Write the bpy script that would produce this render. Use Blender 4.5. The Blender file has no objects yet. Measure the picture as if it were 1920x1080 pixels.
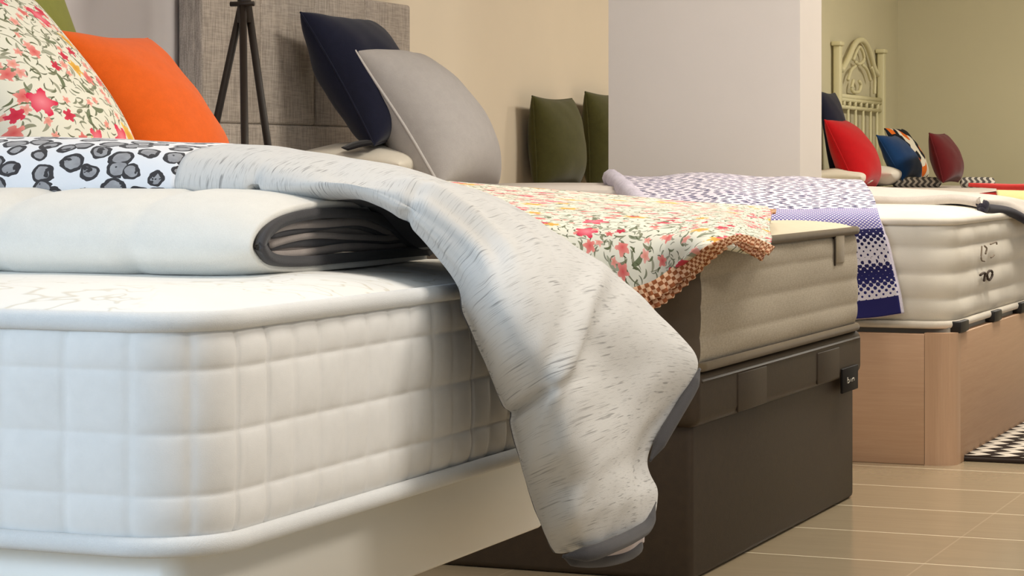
import bpy, bmesh, math
import numpy as np
from mathutils import Vector, Matrix

# ------------------------------------------------------------------ camera, light
SC = bpy.context.scene
COL = SC.collection
TH = math.atan(1831 / 4500)
CT, ST = math.cos(TH), math.sin(TH)
CAM_Z, HORIZON, FPX = 0.78, 300.0, 4500.0

cam_data = bpy.data.cameras.new('camera')
cam = bpy.data.objects.new('camera', cam_data)
COL.objects.link(cam)
cam.location = (0, 0, CAM_Z)
cam.rotation_euler = (math.pi / 2, 0, TH)
cam_data.sensor_width = 36
cam_data.lens = 36 * FPX / 1920
cam_data.shift_y = -(540 - HORIZON) / 1920
cam_data.clip_end = 100
cam_data.clip_start = 0.05
SC.camera = cam
SC.view_settings.view_transform = 'Standard'
SC.view_settings.look = 'None'
SC.view_settings.gamma = 1
SC.view_settings.exposure = 0.0

world = bpy.data.worlds.new('daylight')
SC.world = world
world.use_nodes = True
world.node_tree.nodes['Background'].inputs[0].default_value = (0.78, 0.89, 1.0, 1)
world.node_tree.nodes['Background'].inputs[1].default_value = 0.42


def area_light(name, loc, size, power, color, rot=(0, 0, 0), sy=None):
    d = bpy.data.lights.new(name, 'AREA')
    d.energy = power
    d.color = color
    d.shape = 'RECTANGLE'
    d.size = size
    d.size_y = sy or size
    o = bpy.data.objects.new(name, d)
    o.location = loc
    o.rotation_euler = rot
    COL.objects.link(o)
    return o


WARM = (1.0, 0.94, 0.83)
NEUT = (1.0, 0.93, 0.84)
area_light('ceiling_light', (-0.2, 2.6, 2.72), 0.9, 34, NEUT)
area_light('ceiling_light', (-1.9, 4.2, 2.72), 0.7, 16, NEUT)
area_light('ceiling_light', (-0.9, 6.2, 2.72), 0.8, 62, WARM)
area_light('ceiling_light', (-0.9, 9.0, 2.72), 0.8, 66, WARM)
area_light('ceiling_light', (-0.6, 12.5, 2.72), 0.8, 130, WARM)
# the shop window behind the camera on the left
area_light('window_daylight', (-3.4, -0.9, 1.4), 2.0, 165, (0.60, 0.79, 1.0), (math.radians(84), 0, math.radians(-48)), 1.7)
area_light('ceiling_light', (1.7, 2.6, 2.6), 0.9, 52, NEUT)  # fill added on the right to brighten the foot faces and the duvet


# ------------------------------------------------------------------ pixel helpers
def ray(px, py):
    X, Y, Z = (px - 960) / FPX, 1.0, -(py - HORIZON) / FPX
    return np.array([CT * X - ST * Y, ST * X + CT * Y, Z])


ORI = np.array([0, 0, CAM_Z])


def hitx(px, py, x): d = ray(px, py); return ORI + d * (x / d[0])
def hity(px, py, y): d = ray(px, py); return ORI + d * (y / d[1])
def hitz(px, py, z): d = ray(px, py); return ORI + d * ((z - CAM_Z) / d[2])


# ------------------------------------------------------------------ node helper
class S:
    nt = None

    def __init__(s, sock): s.k = sock
    def __add__(s, o): return m('ADD', s, o)
    def __radd__(s, o): return m('ADD', o, s)
    def __sub__(s, o): return m('SUBTRACT', s, o)
    def __rsub__(s, o): return m('SUBTRACT', o, s)
    def __mul__(s, o): return m('MULTIPLY', s, o)
    def __rmul__(s, o): return m('MULTIPLY', o, s)
    def __truediv__(s, o): return m('DIVIDE', s, o)
    def __lt__(s, o): return m('LESS_THAN', s, o)
    def __gt__(s, o): return m('GREATER_THAN', s, o)


def put(inp, v):
    if isinstance(v, S): S.nt.links.new(v.k, inp)
    elif isinstance(v, tuple) and len(v) == 3 and inp.type == 'RGBA': inp.default_value = (*v, 1)
    else: inp.default_value = v


def m(op, *a):
    n = S.nt.nodes.new('ShaderNodeMath'); n.operation = op
    for i, v in enumerate(a): put(n.inputs[i], v)
    return S(n.outputs[0])


def mix(f, a, b):
    n = S.nt.nodes.new('ShaderNodeMix'); n.data_type = 'RGBA'
    put(n.inputs[0], f); put(n.inputs[6], a); put(n.inputs[7], b)
    return S(n.outputs[2])


def coords(kind='Object'):
    n = S.nt.nodes.new('ShaderNodeTexCoord')
    return S(n.outputs[kind])


def sep(v):
    n = S.nt.nodes.new('ShaderNodeSeparateXYZ'); put(n.inputs[0], v)
    return [S(o) for o in n.outputs]


def comb(x, y, z=0.0):
    n = S.nt.nodes.new('ShaderNodeCombineXYZ')
    for i, v in enumerate((x, y, z)): put(n.inputs[i], v)
    return S(n.outputs[0])


def noise(v, scale=5, detail=2, rough=.5, color=False, dist=0.0):
    n = S.nt.nodes.new('ShaderNodeTexNoise'); put(n.inputs['Vector'], v)
    n.inputs['Scale'].default_value = scale; n.inputs['Detail'].default_value = detail
    n.inputs['Roughness'].default_value = rough; n.inputs['Distortion'].default_value = dist
    return S(n.outputs['Color' if color else 'Fac'])


def voro(v, scale=5, rnd=1.0, feature='F1'):
    n = S.nt.nodes.new('ShaderNodeTexVoronoi'); n.voronoi_dimensions = '2D'; n.feature = feature
    put(n.inputs['Vector'], v)
    n.inputs['Scale'].default_value = scale; n.inputs['Randomness'].default_value = rnd
    return n


def vadd(a, b):
    n = S.nt.nodes.new('ShaderNodeVectorMath'); n.operation = 'ADD'
    put(n.inputs[0], a); put(n.inputs[1], b); return S(n.outputs[0])


def vscale(a, f):
    n = S.nt.nodes.new('ShaderNodeVectorMath'); n.operation = 'SCALE'
    put(n.inputs[0], a); n.inputs['Scale'].default_value = f; return S(n.outputs[0])


def smooth(x, lo, hi):
    n = S.nt.nodes.new('ShaderNodeMapRange'); n.interpolation_type = 'SMOOTHSTEP'
    put(n.inputs[0], x); put(n.inputs[1], lo); put(n.inputs[2], hi)
    return S(n.outputs[0])


def lin(c):
    """8-bit sRGB to linear"""
    return tuple((v / 255 / 12.92) if v / 255 < .04045 else ((v / 255 + .055) / 1.055) ** 2.4 for v in c)


def material(name, fn, rough=.9, spec=.25, bump=.0, bdist=.002, sheen=0.0, metal=0.0):
    mt = bpy.data.materials.new(name); mt.use_nodes = True
    nt = mt.node_tree; S.nt = nt
    b = nt.nodes['Principled BSDF']
    r = fn() if callable(fn) else fn
    h = None
    if isinstance(r, list): r, h = r
    put(b.inputs['Base Color'], r)
    b.inputs['Roughness'].default_value = rough
    b.inputs['Specular IOR Level'].default_value = spec
    b.inputs['Metallic'].default_value = metal
    if sheen:
        b.inputs['Sheen Weight'].default_value = sheen
    if h is not None:
        n = nt.nodes.new('ShaderNodeBump'); n.inputs['Strength'].default_value = bump
        n.inputs['Distance'].default_value = bdist
        put(n.inputs['Height'], h); nt.links.new(n.outputs[0], b.inputs['Normal'])
    return mt


def fabric(name, col, var=.1, weave=900, rough=.92, bump=.5, sheen=.15, bd=.0008):
    def f():
        o = coords('Object')
        n1 = noise(o, 40, 3, .6)
        w = noise(o, weave, 1, .5)
        c1 = tuple(v * (1 - var) for v in col); c2 = tuple(min(1, v * (1 + var)) for v in col)
        return [mix(smooth(n1 * .5 + w * .5, .3, .7), c1, c2), w]
    return material(name, f, rough, .15, bump, bd, sheen)


def linen(name, col, col2, sc=260, bump=.4):
    """woven upholstery with fine vertical and horizontal threads"""
    def f():
        x, y, z = sep(coords('Object'))
        a = noise(comb(y * 1.0, z * .06, x), sc, 2, .6)
        b = noise(comb(y * .06, z * 1.0, x), sc, 2, .6)
        t = a * .6 + b * .4
        return [mix(smooth(t, .35, .65), col2, col), t]
    return material(name, f, .95, .1, bump, .001, .1)


def uvvec():
    return sep(coords('UV'))


def flower(uv, scale, off, n, size, dens, inner=.58):
    vec = vadd(uv, off)
    v = voro(vec, scale, .85)
    px, py, _ = sep(S(v.outputs['Position']))
    x, y, _ = sep(vec)
    dx, dy = (x - px) * scale, (y - py) * scale
    cr, cg, cb = sep(S(v.outputs['Color']))
    ang = m('ARCTAN2', dy, dx)
    r = m('SQRT', dx * dx + dy * dy)
    pet = m('COSINE', ang * n + cg * 6.28) * .5 + .5
    rag = noise(vec, scale * 9, 2, .6) - .5
    rad = (pet * (1 - inner) + inner) * size * (cb * .5 + .75) + rag * size * .7
    mask = (r < rad) * (cr < dens)
    tone = m('DIVIDE', r, size)
    return mask, tone, cb


def leaf(uv, scale, off, a, b, dens):
    vec = vadd(uv, off)
    v = voro(vec, scale, .9)
    px, py, _ = sep(S(v.outputs['Position']))
    x, y, _ = sep(vec)
    dx, dy = (x - px) * scale, (y - py) * scale
    cr, cg, cb = sep(S(v.outputs['Color']))
    t = cg * 6.28
    c, s = m('COSINE', t), m('SINE', t)
    lx, ly = dx * c + dy * s, dy * c - dx * s
    ly = ly + lx * lx * .9
    e = (lx * lx) / (a * a) + (ly * ly) / (b * b)
    return (e < 1.0) * (cr < dens), cb


def floral_mat(name, k=1.0):
    def f():
        uv = coords('UV')
        uv = vadd(uv, vscale(noise(uv, 14 / k, 2, .5, True), .012 * k))
        c = (0.80, .78, .66)
        # sprigs: many small leaves sharing a few directions
        for sc, off, a, b, d, col in ((26, (3, 1, 0), .42, .10, .6, lin((122, 124, 96))),
                                      (36, (7, 4, 0), .40, .09, .7, lin((96, 104, 72))),
                                      (17, (1, 9, 0), .34, .10, .45, lin((112, 122, 92))),
                                      (42, (5, 5, 0), .40, .07, .8, lin((84, 88, 60))),
                                      (13, (8, 2, 0), .46, .022, .75, lin((104, 108, 76)))):
            mk, cb = leaf(uv, sc / k, off, a, b, d)
            c = mix(mk * (cb * .35 + .65), c, col)
        for sc, off, n, sz, d, c1, c2 in ((30, (2, 6, 0), 5, .34, .24, lin((236, 176, 168)), lin((226, 140, 120))),
                                          (22, (4, 8, 0), 5, .36, .20, lin((232, 150, 140)), lin((214, 90, 90))),
                                          (12, (6, 1, 0), 6, .34, .20, lin((240, 200, 96)), lin((214, 150, 50))),
                                          (19, (5, 2, 0), 5, .34, .16, lin((216, 68, 92)), lin((196, 44, 66))),
                                          (9.5, (9, 3, 0), 5, .28, .26, lin((220, 48, 82)), lin((240, 140, 150)))):
            mk, tone, cb = flower(uv, sc / k, off, n, sz, d)
            c = mix(mk, c, mix(tone, c2, c1))
        return [c, noise(uv, 700, 1)]
    return material(name, f, .9, .15, .3, .0006, .1)


# ------------------------------------------------------------------ mesh helpers
def tag(o, label=None, cat=None, group=None, kind=None):
    if label: o['label'] = label
    if cat: o['category'] = cat
    if group: o['group'] = group
    if kind: o['kind'] = kind
    return o


def link_mesh(name, me, mat=None, parent=None, smooth_=True):
    o = bpy.data.objects.new(name, me)
    COL.objects.link(o)
    for mt in (mat if isinstance(mat, (list, tuple)) else [mat]):
        if mt: me.materials.append(mt)
    if smooth_:
        me.polygons.foreach_set('use_smooth', [True] * len(me.polygons))
    if parent is not None:
        o.parent = parent
        o.matrix_parent_inverse = Matrix.Translation(-Vector(parent.location)) if parent.type == 'EMPTY' else Matrix()
    return o


def empty(name, loc):
    o = bpy.data.objects.new(name, None)
    o.location = loc
    o.empty_display_size = .1
    COL.objects.link(o)
    return o


def grid(name, P, mat, parent=None, cu=False, cv=False, uv=None, caps=False, flip=False, matidx=None):
    n, k = P.shape[:2]
    verts = P.reshape(-1, 3).tolist()
    faces, fuv = [], []
    for i in range(n if cu else n - 1):
        i2 = (i + 1) % n
        for j in range(k if cv else k - 1):
            j2 = (j + 1) % k
            f = [i * k + j, i2 * k + j, i2 * k + j2, i * k + j2]
            q = [(i, j), (i + 1, j), (i + 1, j + 1), (i, j + 1)]
            if flip: f.reverse(); q.reverse()
            faces.append(f); fuv.append(q)
    nf = len(faces)
    if caps:
        for i, rev in ((0, False), (n - 1, True)):
            c = len(verts); verts.append(P[i].mean(0).tolist())
            for j in range(k if cv else k - 1):
                j2 = (j + 1) % k
                f = [c, i * k + j, i * k + j2]
                if rev: f.reverse()
                if flip: f.reverse()
                faces.append(f); fuv.append([(i, j)] * 3)
    me = bpy.data.meshes.new(name)
    me.from_pydata(verts, [], faces)
    if uv is None:
        A = np.zeros((n + 1, k + 1, 2))
        du = np.linalg.norm(np.diff(P, axis=0), axis=2).mean(1)
        dv = np.linalg.norm(np.diff(P, axis=1), axis=2).mean(0)
        su = np.concatenate([[0], np.cumsum(du), [du.sum() + du[-1]]])
        sv = np.concatenate([[0], np.cumsum(dv), [dv.sum() + dv[-1]]])
        A[:, :, 0] = su[:, None]; A[:, :, 1] = sv[None, :]
        uv = A
    lay = me.uv_layers.new(name='uv')
    flat = []
    for q in fuv:
        for (i, j) in q: flat.extend(uv[min(i, uv.shape[0] - 1), min(j, uv.shape[1] - 1)])
    lay.data.foreach_set('uv', flat)
    o = link_mesh(name, me, mat, parent)
    if matidx is not None:
        for fi, q in enumerate(fuv): me.polygons[fi].material_index = matidx(*q[0])
    return o


def cr(P, n, closed=False):
    """Catmull-Rom along axis 0 to n samples"""
    P = np.asarray(P, float)
    k = len(P)
    t = np.linspace(0, k if closed else k - 1, n, endpoint=not closed)
    i = np.minimum(np.floor(t).astype(int), (k - 1) if closed else (k - 2))
    f = (t - i).reshape((-1,) + (1,) * (P.ndim - 1))
    if closed:
        p0, p1, p2, p3 = P[(i - 1) % k], P[i % k], P[(i + 1) % k], P[(i + 2) % k]
    else:
        Q = np.concatenate([[2 * P[0] - P[1]], P, [2 * P[-1] - P[-2]]])
        p0, p1, p2, p3 = Q[i], Q[i + 1], Q[i + 2], Q[i + 3]
    return .5 * (2 * p1 + (p2 - p0) * f + (2 * p0 - 5 * p1 + 4 * p2 - p3) * f ** 2 + (3 * p1 - p0 - 3 * p2 + p3) * f ** 3)


def patch(rows, n, k):
    """rows of control points -> dense (n,k,3)"""
    A = cr(np.array(rows, float), n)
    B = cr(np.swapaxes(A, 0, 1), k)
    return np.swapaxes(B, 0, 1)


def normals(P, cu=False, cv=False):
    def d(A, ax, c):
        if c: return np.roll(A, -1, ax) - np.roll(A, 1, ax)
        return np.gradient(A, axis=ax)
    N = np.cross(d(P, 0, cu), d(P, 1, cv))
    return N / (np.linalg.norm(N, axis=2, keepdims=True) + 1e-9)


def tube(name, pts, r, mat, parent=None, closed=False, ns=10, n=None, flat=1.0):
    P = np.array(pts, float)
    if n: P = cr(P, n, closed)
    k = len(P)
    T = (np.roll(P, -1, 0) - np.roll(P, 1, 0)) if closed else np.gradient(P, axis=0)
    T /= np.linalg.norm(T, axis=1, keepdims=True) + 1e-9
    ref = np.array([0, 0, 1.]) if abs(T[:, 2]).mean() < .75 else np.array([0, 1., 0])
    A = np.cross(T, ref); A /= np.linalg.norm(A, axis=1, keepdims=True) + 1e-9
    B = np.cross(T, A)
    r = np.broadcast_to(np.asarray(r, float), (k,))
    a = np.linspace(0, 2 * math.pi, ns, endpoint=False)
    G = P[:, None] + r[:, None, None] * (np.cos(a)[None, :, None] * A[:, None] * flat + np.sin(a)[None, :, None] * B[:, None])
    return grid(name, G, mat, parent, cu=closed, cv=True, caps=not closed)


def box(name, lo, hi, mat, parent=None, bev=.004, seg=2, smooth_=True):
    bm = bmesh.new()
    bmesh.ops.create_cube(bm, size=1)
    lo, hi = np.array(lo, float), np.array(hi, float)
    for v in bm.verts:
        v.co = Vector((lo + hi) / 2 + np.array(v.co) * (hi - lo))
    if bev:
        bmesh.ops.bevel(bm, geom=bm.edges[:], offset=bev, segments=seg, affect='EDGES', profile=.5)
    bmesh.ops.recalc_face_normals(bm, faces=bm.faces[:])
    me = bpy.data.meshes.new(name); bm.to_mesh(me); bm.free()
    return link_mesh(name, me, mat, parent, smooth_)


def rrect(x0, x1, y0, y1, r, n_per=.008, nc=14):
    """rounded rectangle loop as (k,2) points, (k,2) outward normals and arc length; starts on the foot side"""
    pts, nor = [], []
    if n_per < .006: nc = 40
    def line(a, b, nv):
        L = math.hypot(b[0] - a[0], b[1] - a[1]); c = max(2, int(L / n_per))
        for i in range(c):
            f = i / c
            pts.append((a[0] + (b[0] - a[0]) * f, a[1] + (b[1] - a[1]) * f)); nor.append(nv)
    def arc(c, a0):
        for i in range(nc):
            a = a0 + math.pi / 2 * i / nc
            pts.append((c[0] + r * math.cos(a), c[1] + r * math.sin(a))); nor.append((math.cos(a), math.sin(a)))
    line((x1, y0 + r), (x1, y1 - r), (1, 0)); arc((x1 - r, y1 - r), 0)
    line((x1 - r, y1), (x0 + r, y1), (0, 1)); arc((x0 + r, y1 - r), math.pi / 2)
    line((x0, y1 - r), (x0, y0 + r), (-1, 0)); arc((x0 + r, y0 + r), math.pi)
    line((x0 + r, y0), (x1 - r, y0), (0, -1)); arc((x1 - r, y0 + r), 1.5 * math.pi)
    p = np.array(pts); q = np.array(nor)
    s = np.concatenate([[0], np.cumsum(np.linalg.norm(np.diff(p, axis=0), axis=1))])
    return p, q, s


def wob(x, y, seed=0, f=1.0):
    """cheap smooth noise made of sines"""
    r = np.random.RandomState(seed)
    out = 0
    for i in range(6):
        a, b, c = r.uniform(-1, 1) * 9 * f, r.uniform(-1, 1) * 9 * f, r.uniform(0, 6.28)
        out = out + np.sin(a * x + b * y + c) / 6
    return out


def mattress(name, label, x1, y0, y1, length, z0, z1, r, puff, dome, mside, mtop, mtape, tape_r, rows=44, n_per=.008, side_idx=None, topfn=None):
    x0 = x1 - length
    root = empty(name, ((x0 + x1) / 2, (y0 + y1) / 2, z0))
    tag(root, label, 'mattress')
    p, q, s = rrect(x0, x1, y0, y1, r, n_per)
    zz = np.linspace(0, 1, rows)
    H = z1 - z0
    P = np.zeros((len(p), rows, 3))
    SS, ZZ = np.meshgrid(s, zz, indexing='ij')
    off = puff(SS, ZZ * H, H) - .012 * np.abs(2 * ZZ - 1) ** 8
    P[:, :, :2] = p[:, None] + q[:, None] * off[:, :, None]
    P[:, :, 2] = z0 + ZZ * H
    uv = np.stack([SS, ZZ * H], 2)
    uv = np.concatenate([uv, uv[:1] + np.array([[[s[-1] - s[0], 0]]])], 0)
    body = grid('side_panel', P, mside, root, cu=True, uv=uv, matidx=(lambda i, j: side_idx(*q[i])) if side_idx else None)
    for nm, zc in (('top_border_tape', z1), ('bottom_border_tape', z0)):
        L = np.concatenate([p + q * (.002), np.full((len(p), 1), zc)], 1)
        tube(nm, L[::3], tape_r, mtape, root, closed=True, ns=12, flat=.75)
    for nm, zc, sg in (('top_panel', z1, 1), ('underside', z0, -1)):
        rings = []
        ds = np.concatenate([np.linspace(0, .12, 14), np.linspace(.14, min(length, y1 - y0) / 2 - .01, 34)])
        for d in ds:
            rr = max(r - d, .004)
            # same parametrisation: pull every point along its normal, squeezing the straight runs
            cx, cy = np.clip(p[:, 0], x0 + r, x1 - r), np.clip(p[:, 1], y0 + r, y1 - r)
            lx = np.interp(cx, [x0 + r, x1 - r], [x0 + d + rr, x1 - d - rr])
            ly = np.interp(cy, [y0 + r, y1 - r], [y0 + d + rr, y1 - d - rr])
            X, Y = lx + q[:, 0] * rr, ly + q[:, 1] * rr
            h = dome * (1 - np.exp(-d / .05)) if sg > 0 else 0
            Z = np.full(len(p), zc + sg * h) + (tape_r * .5 * sg if d > 0 else 0)
            if sg > 0 and topfn: Z = Z + topfn(X, Y) * (1 - np.exp(-d / .05))
            rings.append(np.stack([X, Y, Z], 1))
        R = np.array(rings)
        uv = R[:, :, :2].copy()
        uv = np.concatenate([uv, uv[:, :1]], 1)
        grid(nm, R, mtop, root, cv=True, uv=uv, flip=sg > 0)
    return root


def pillow(name, label, mat, near_top, near_bot, width, thick, cat='cushion', parent=None, group=None, yaw=0.0, wv=None,
           pinch=.05, sag=.3, wr=.004, seed=1, pipe=None, pmat=None, n=36, back=.7, curl=0.0, plump=.42):
    """near edge from near_bot to near_top (world points), width vector along +y; front = towards the foot of the bed"""
    nt_, nb = np.array(near_top, float), np.array(near_bot, float)
    ey = nt_ - nb; h = np.linalg.norm(ey); ey = ey / h
    ex = np.array([math.sin(yaw), math.cos(yaw), 0.]) if wv is None else np.array(wv, float) / np.linalg.norm(wv)
    nz = np.cross(ey, ex); nz /= np.linalg.norm(nz)           # points to the foot (+x) side
    if nz[0] < 0 and wv is None: nz = -nz
    c = (nt_ + nb) / 2 + ex * width / 2
    a = np.sin(np.linspace(-1, 1, n) * math.pi / 2)
    A, B = np.meshgrid(a, a, indexing='ij')
    prof = (np.clip(1 - A ** 2, 0, 1) * np.clip(1 - B ** 2, 0, 1)) ** plump
    prof = prof * (1 - sag * B * .8)
    prof = prof + wr / thick * 2 * wob(A * 1.2, B * 1.2, seed, 1.1) * np.minimum(1, prof * 3)
    ox = A * (width / 2) * (1 - pinch * np.cos(B * math.pi / 2) ** 1.0)
    oy = B * (h / 2) * (1 - pinch * np.cos(A * math.pi / 2) ** 1.0)
    bend = curl * (B ** 2)
    V = []
    for sg, f in ((1, 1.0), (-1, back)):
        D = sg * prof * thick / 2 * f + bend + .006 * wob(A * .5, B * .5, seed + 5)
        V.append(c + ex * ox[..., None] + ey * oy[..., None] + nz * D[..., None])
    bm = bmesh.new()
    uvl = bm.loops.layers.uv.new('uv')
    for F, fl in ((V[0], True), (V[1], False)):
        vs = [[bm.verts.new(F[i, j]) for j in range(n)] for i in range(n)]
        for i in range(n - 1):
            for j in range(n - 1):
                ids = [(i, j), (i + 1, j), (i + 1, j + 1), (i, j + 1)]
                if fl: ids.reverse()
                f = bm.faces.new([vs[x][y] for x, y in ids]); f.smooth = True
                for lp, (x, y) in zip(f.loops, ids): lp[uvl].uv = (ox[x, y] + (0 if fl else 3), oy[x, y])
    bmesh.ops.remove_doubles(bm, verts=bm.verts[:], dist=.0004)
    bmesh.ops.recalc_face_normals(bm, faces=bm.faces[:])
    me = bpy.data.meshes.new(name); bm.to_mesh(me); bm.free()
    for v in me.vertices: v.co -= Vector(nb)
    o = link_mesh(name, me, mat)
    o.location = nb
    tag(o, label, cat, group)
    if pipe:
        M = (V[0] + V[1]) / 2
        loop = np.concatenate([M[:-1, 0], M[-1, :-1], M[::-1][:-1, -1], M[0, ::-1][:-1]])
        t = tube('piping', loop[::1] - nb, pipe, pmat or mat, None, closed=True, ns=8)
        t.parent = o
    return o


def add_child(o, parent_mesh):
    o.parent = parent_mesh
    o.matrix_parent_inverse = Matrix.Translation(-Vector(parent_mesh.location))
    return o


def solid(o, th, off=-1):
    md = o.modifiers.new('thickness', 'SOLIDIFY'); md.thickness = th; md.offset = off; md.use_even_offset = False
    return o


# ------------------------------------------------------------------ materials
def m_floor():
    x, y, z = sep(coords('Object'))
    def edge(v, w, o):
        fr = m('FRACT', (v + o) / w)
        return m('MINIMUM', fr, 1 - fr) * w
    ey = edge(y, .355, .02)
    row = m('FLOOR', (y + .02) / .355)
    ex = edge(x + m('FRACT', row * .5) * .0, .71, .3)
    joint = m('MAXIMUM', 1 - smooth(ey, .0015, .004), (1 - smooth(ex, .001, .003)) * .12)
    streak = noise(comb(x * .8, y * 9, row * 3.7), 6, 3, .6)
    base = mix(streak, lin((154, 138, 112)), lin((170, 153, 125)))
    return [mix(joint, base, lin((250, 236, 206))), joint * -1.0]  # tile joints, their glossy glints put into the pale joint colour
M_floor = material('glazed floor tile', m_floor, .16, .5, .3, .001)


def paint(name, c, var=.03):
    def f():
        n = noise(coords('Object'), 3, 3, .6); w = noise(coords('Object'), 260, 2, .6)
        return [mix(n, tuple(v * (1 - var) for v in c), tuple(min(1, v * (1 + var)) for v in c)), w]
    return material(name, f, .85, .2, .12, .001)
M_wall_daylit = paint('greyish white daylight-tinted wall paint', lin((214, 208, 208)))  # left part of the head wall, cool daylight tint put into its colour
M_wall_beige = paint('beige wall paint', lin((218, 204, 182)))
M_wall_olive_cast = paint('beige wall paint tinted by greenish light', lin((202, 194, 162)))  # greenish cast of the mixed lighting put into the wall colour
M_column = paint('grey white column paint', lin((212, 204, 197)))
M_ceiling = paint('ceiling paint', (.82, .80, .77))


def m_quilt():
    o = coords('UV'); x, y, _ = sep(o)
    w = noise(comb(x, y * 1.0), 900, 2, .6)
    return [mix(noise(o, 60, 2), lin((232, 230, 226)), lin((240, 238, 234))), w]
M_quilt = material('white quilted mattress ticking', m_quilt, .8, .25, .25, .0008, .1)


def m_top1():
    x, y, _ = uvvec()
    v = comb(x, y)
    n = noise(v, 3.4, 3, .5, False, 1.6)
    lines = m('ABSOLUTE', m('SINE', n * 34)) 
    ornament = (1 - smooth(lines, .0, .35)) * smooth(noise(vadd(v, (5, 3, 0)), 2.6, 1), .46, .58)
    c = mix(ornament * .55, lin((244, 242, 236)), lin((206, 196, 172)))
    return [c, noise(v, 30, 2) + ornament * .6]
M_top1 = material('damask mattress top', m_top1, .75, .25, .25, .004, .1)
M_tape_white = fabric('white border tape', lin((226, 226, 224)), .03)
M_white_paint = material('white lacquered frame', lin((240, 237, 228)), .35, .5)


def m_duvet():
    u, v, _ = uvvec()
    a = noise(comb(u * 1.0, v * .040), 720, 2, .55)
    b = noise(comb(u * 1.0, v * .050, 4.0), 330, 1, .5)
    big = noise(comb(u, v), 14, 2)
    s1 = smooth(a, .56, .68)
    s2 = smooth(b, .60, .68) * smooth(big, .42, .58)
    st = m('MINIMUM', s1 * .42 + s2 * .75, 1.0)
    c = mix(st, lin((204, 202, 198)), lin((132, 130, 128)))
    return [c, noise(comb(u, v), 500, 1) - st * .5]
M_duvet = material('pale silver slub duvet fabric', m_duvet, .75, .3, .25, .0008, .2)


def m_leopard():
    u, v, _ = uvvec()
    p = comb(u * .78, v)
    p = vadd(p, vscale(noise(p, 34, 2, .5, True), .016))
    vo = voro(p, 36, .75)
    d = S(vo.outputs['Distance'])
    cr_, cg, cb = sep(S(vo.outputs['Color']))
    n = noise(p, 75, 2, .6)
    rad = cr_ * .14 + .36
    dd = d + (n - .5) * .22
    inside = dd < rad
    core = dd < (rad - .15)
    c = mix(inside, lin((232, 232, 234)), lin((62, 60, 62)))
    c = mix(core * (n > .36), c, mix(noise(p, 90, 2), lin((128, 126, 128)), lin((178, 178, 180))))
    return [c, noise(p, 600, 1)]
M_leopard = material('grey leopard print fabric', m_leopard, .8, .2, .25, .0008, .1)
M_whiteduvet = fabric('white cotton duvet fabric', lin((226, 223, 215)), .03, 700)
M_trim = fabric('dark grey binding', lin((72, 70, 71)), .06)
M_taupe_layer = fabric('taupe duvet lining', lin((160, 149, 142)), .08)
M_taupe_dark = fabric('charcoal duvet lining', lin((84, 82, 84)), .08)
M_pinklining = fabric('pale pink lining', lin((206, 192, 190)), .05)

M_orange = fabric('orange linen', lin((228, 98, 26)), .06, 500)
M_green = fabric('olive green linen', lin((128, 132, 58)), .06, 500)
M_navy = fabric('navy linen', lin((24, 26, 44)), .12, 500)
M_greyfab = fabric('light grey linen', lin((170, 164, 160)), .05, 500)
M_greypipe = fabric('pale grey piping', lin((196, 190, 186)), .03)
M_olive = fabric('dark olive linen', lin((72, 70, 34)), .12, 500)
M_white = fabric('white pillow cotton', lin((226, 218, 202)), .03)
M_red = fabric('red velvet', lin((182, 14, 22)), .08)
M_blue = fabric('deep blue linen', lin((18, 54, 96)), .1)
M_maroon = fabric('dark maroon velvet', lin((84, 14, 18)), .1)
M_black = fabric('black fabric', lin((22, 20, 22)), .1)
M_floral_pillow = floral_mat('floral cushion print', 1.15)
M_floral = floral_mat('floral bedding print', 1.0)
M_headboard = linen('grey woven upholstery', lin((190, 178, 166)), lin((150, 140, 130)))
M_metal_dark = material('dark bronze metal', lin((38, 29, 22)), .5, .3)
M_cream_metal = material('cream enamelled metal', lin((216, 208, 166)), .45, .4)


def m_beigeside():
    o = coords('UV'); x, y, _ = sep(o)
    t = noise(comb(x * .2, y), 400, 2, .6) * .5 + noise(comb(x, y * .2), 400, 2, .6) * .5
    return [mix(smooth(t, .4, .6), lin((164, 152, 132)), lin((180, 168, 148))), t]
M_beigeside = material('beige mattress ticking', m_beigeside, .9, .15, .3, .001, .1)
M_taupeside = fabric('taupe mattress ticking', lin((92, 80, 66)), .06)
M_tagfab = fabric('tan label cloth', lin((146, 132, 108)), .05)
M_beigetop = fabric('ivory mattress top', lin((214, 203, 176)), .04)
M_browntape = fabric('brown border tape', lin((104, 90, 68)), .08)


def m_leather():
    o = coords('Object')
    n = noise(o, 380, 3, .6)
    v = noise(o, 60, 2)
    return [mix(v, lin((50, 39, 27)), lin((62, 49, 34))), n]
M_leather = material('dark brown leatherette', m_leather, .55, .35, .35, .001)
M_leather_d = material('dark brown leatherette edge', lin((54, 44, 33)), .55, .3)


def m_side3():
    o = coords('UV')
    w = noise(o, 400, 2, .6)
    return [mix(noise(o, 20, 2), lin((222, 214, 198)), lin((230, 222, 208))), w]
M_side3 = material('cream knitted mattress side', m_side3, .9, .15, .35, .001, .1)
M_tape3 = fabric('ivory border tape', lin((224, 214, 198)), .04)


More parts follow.
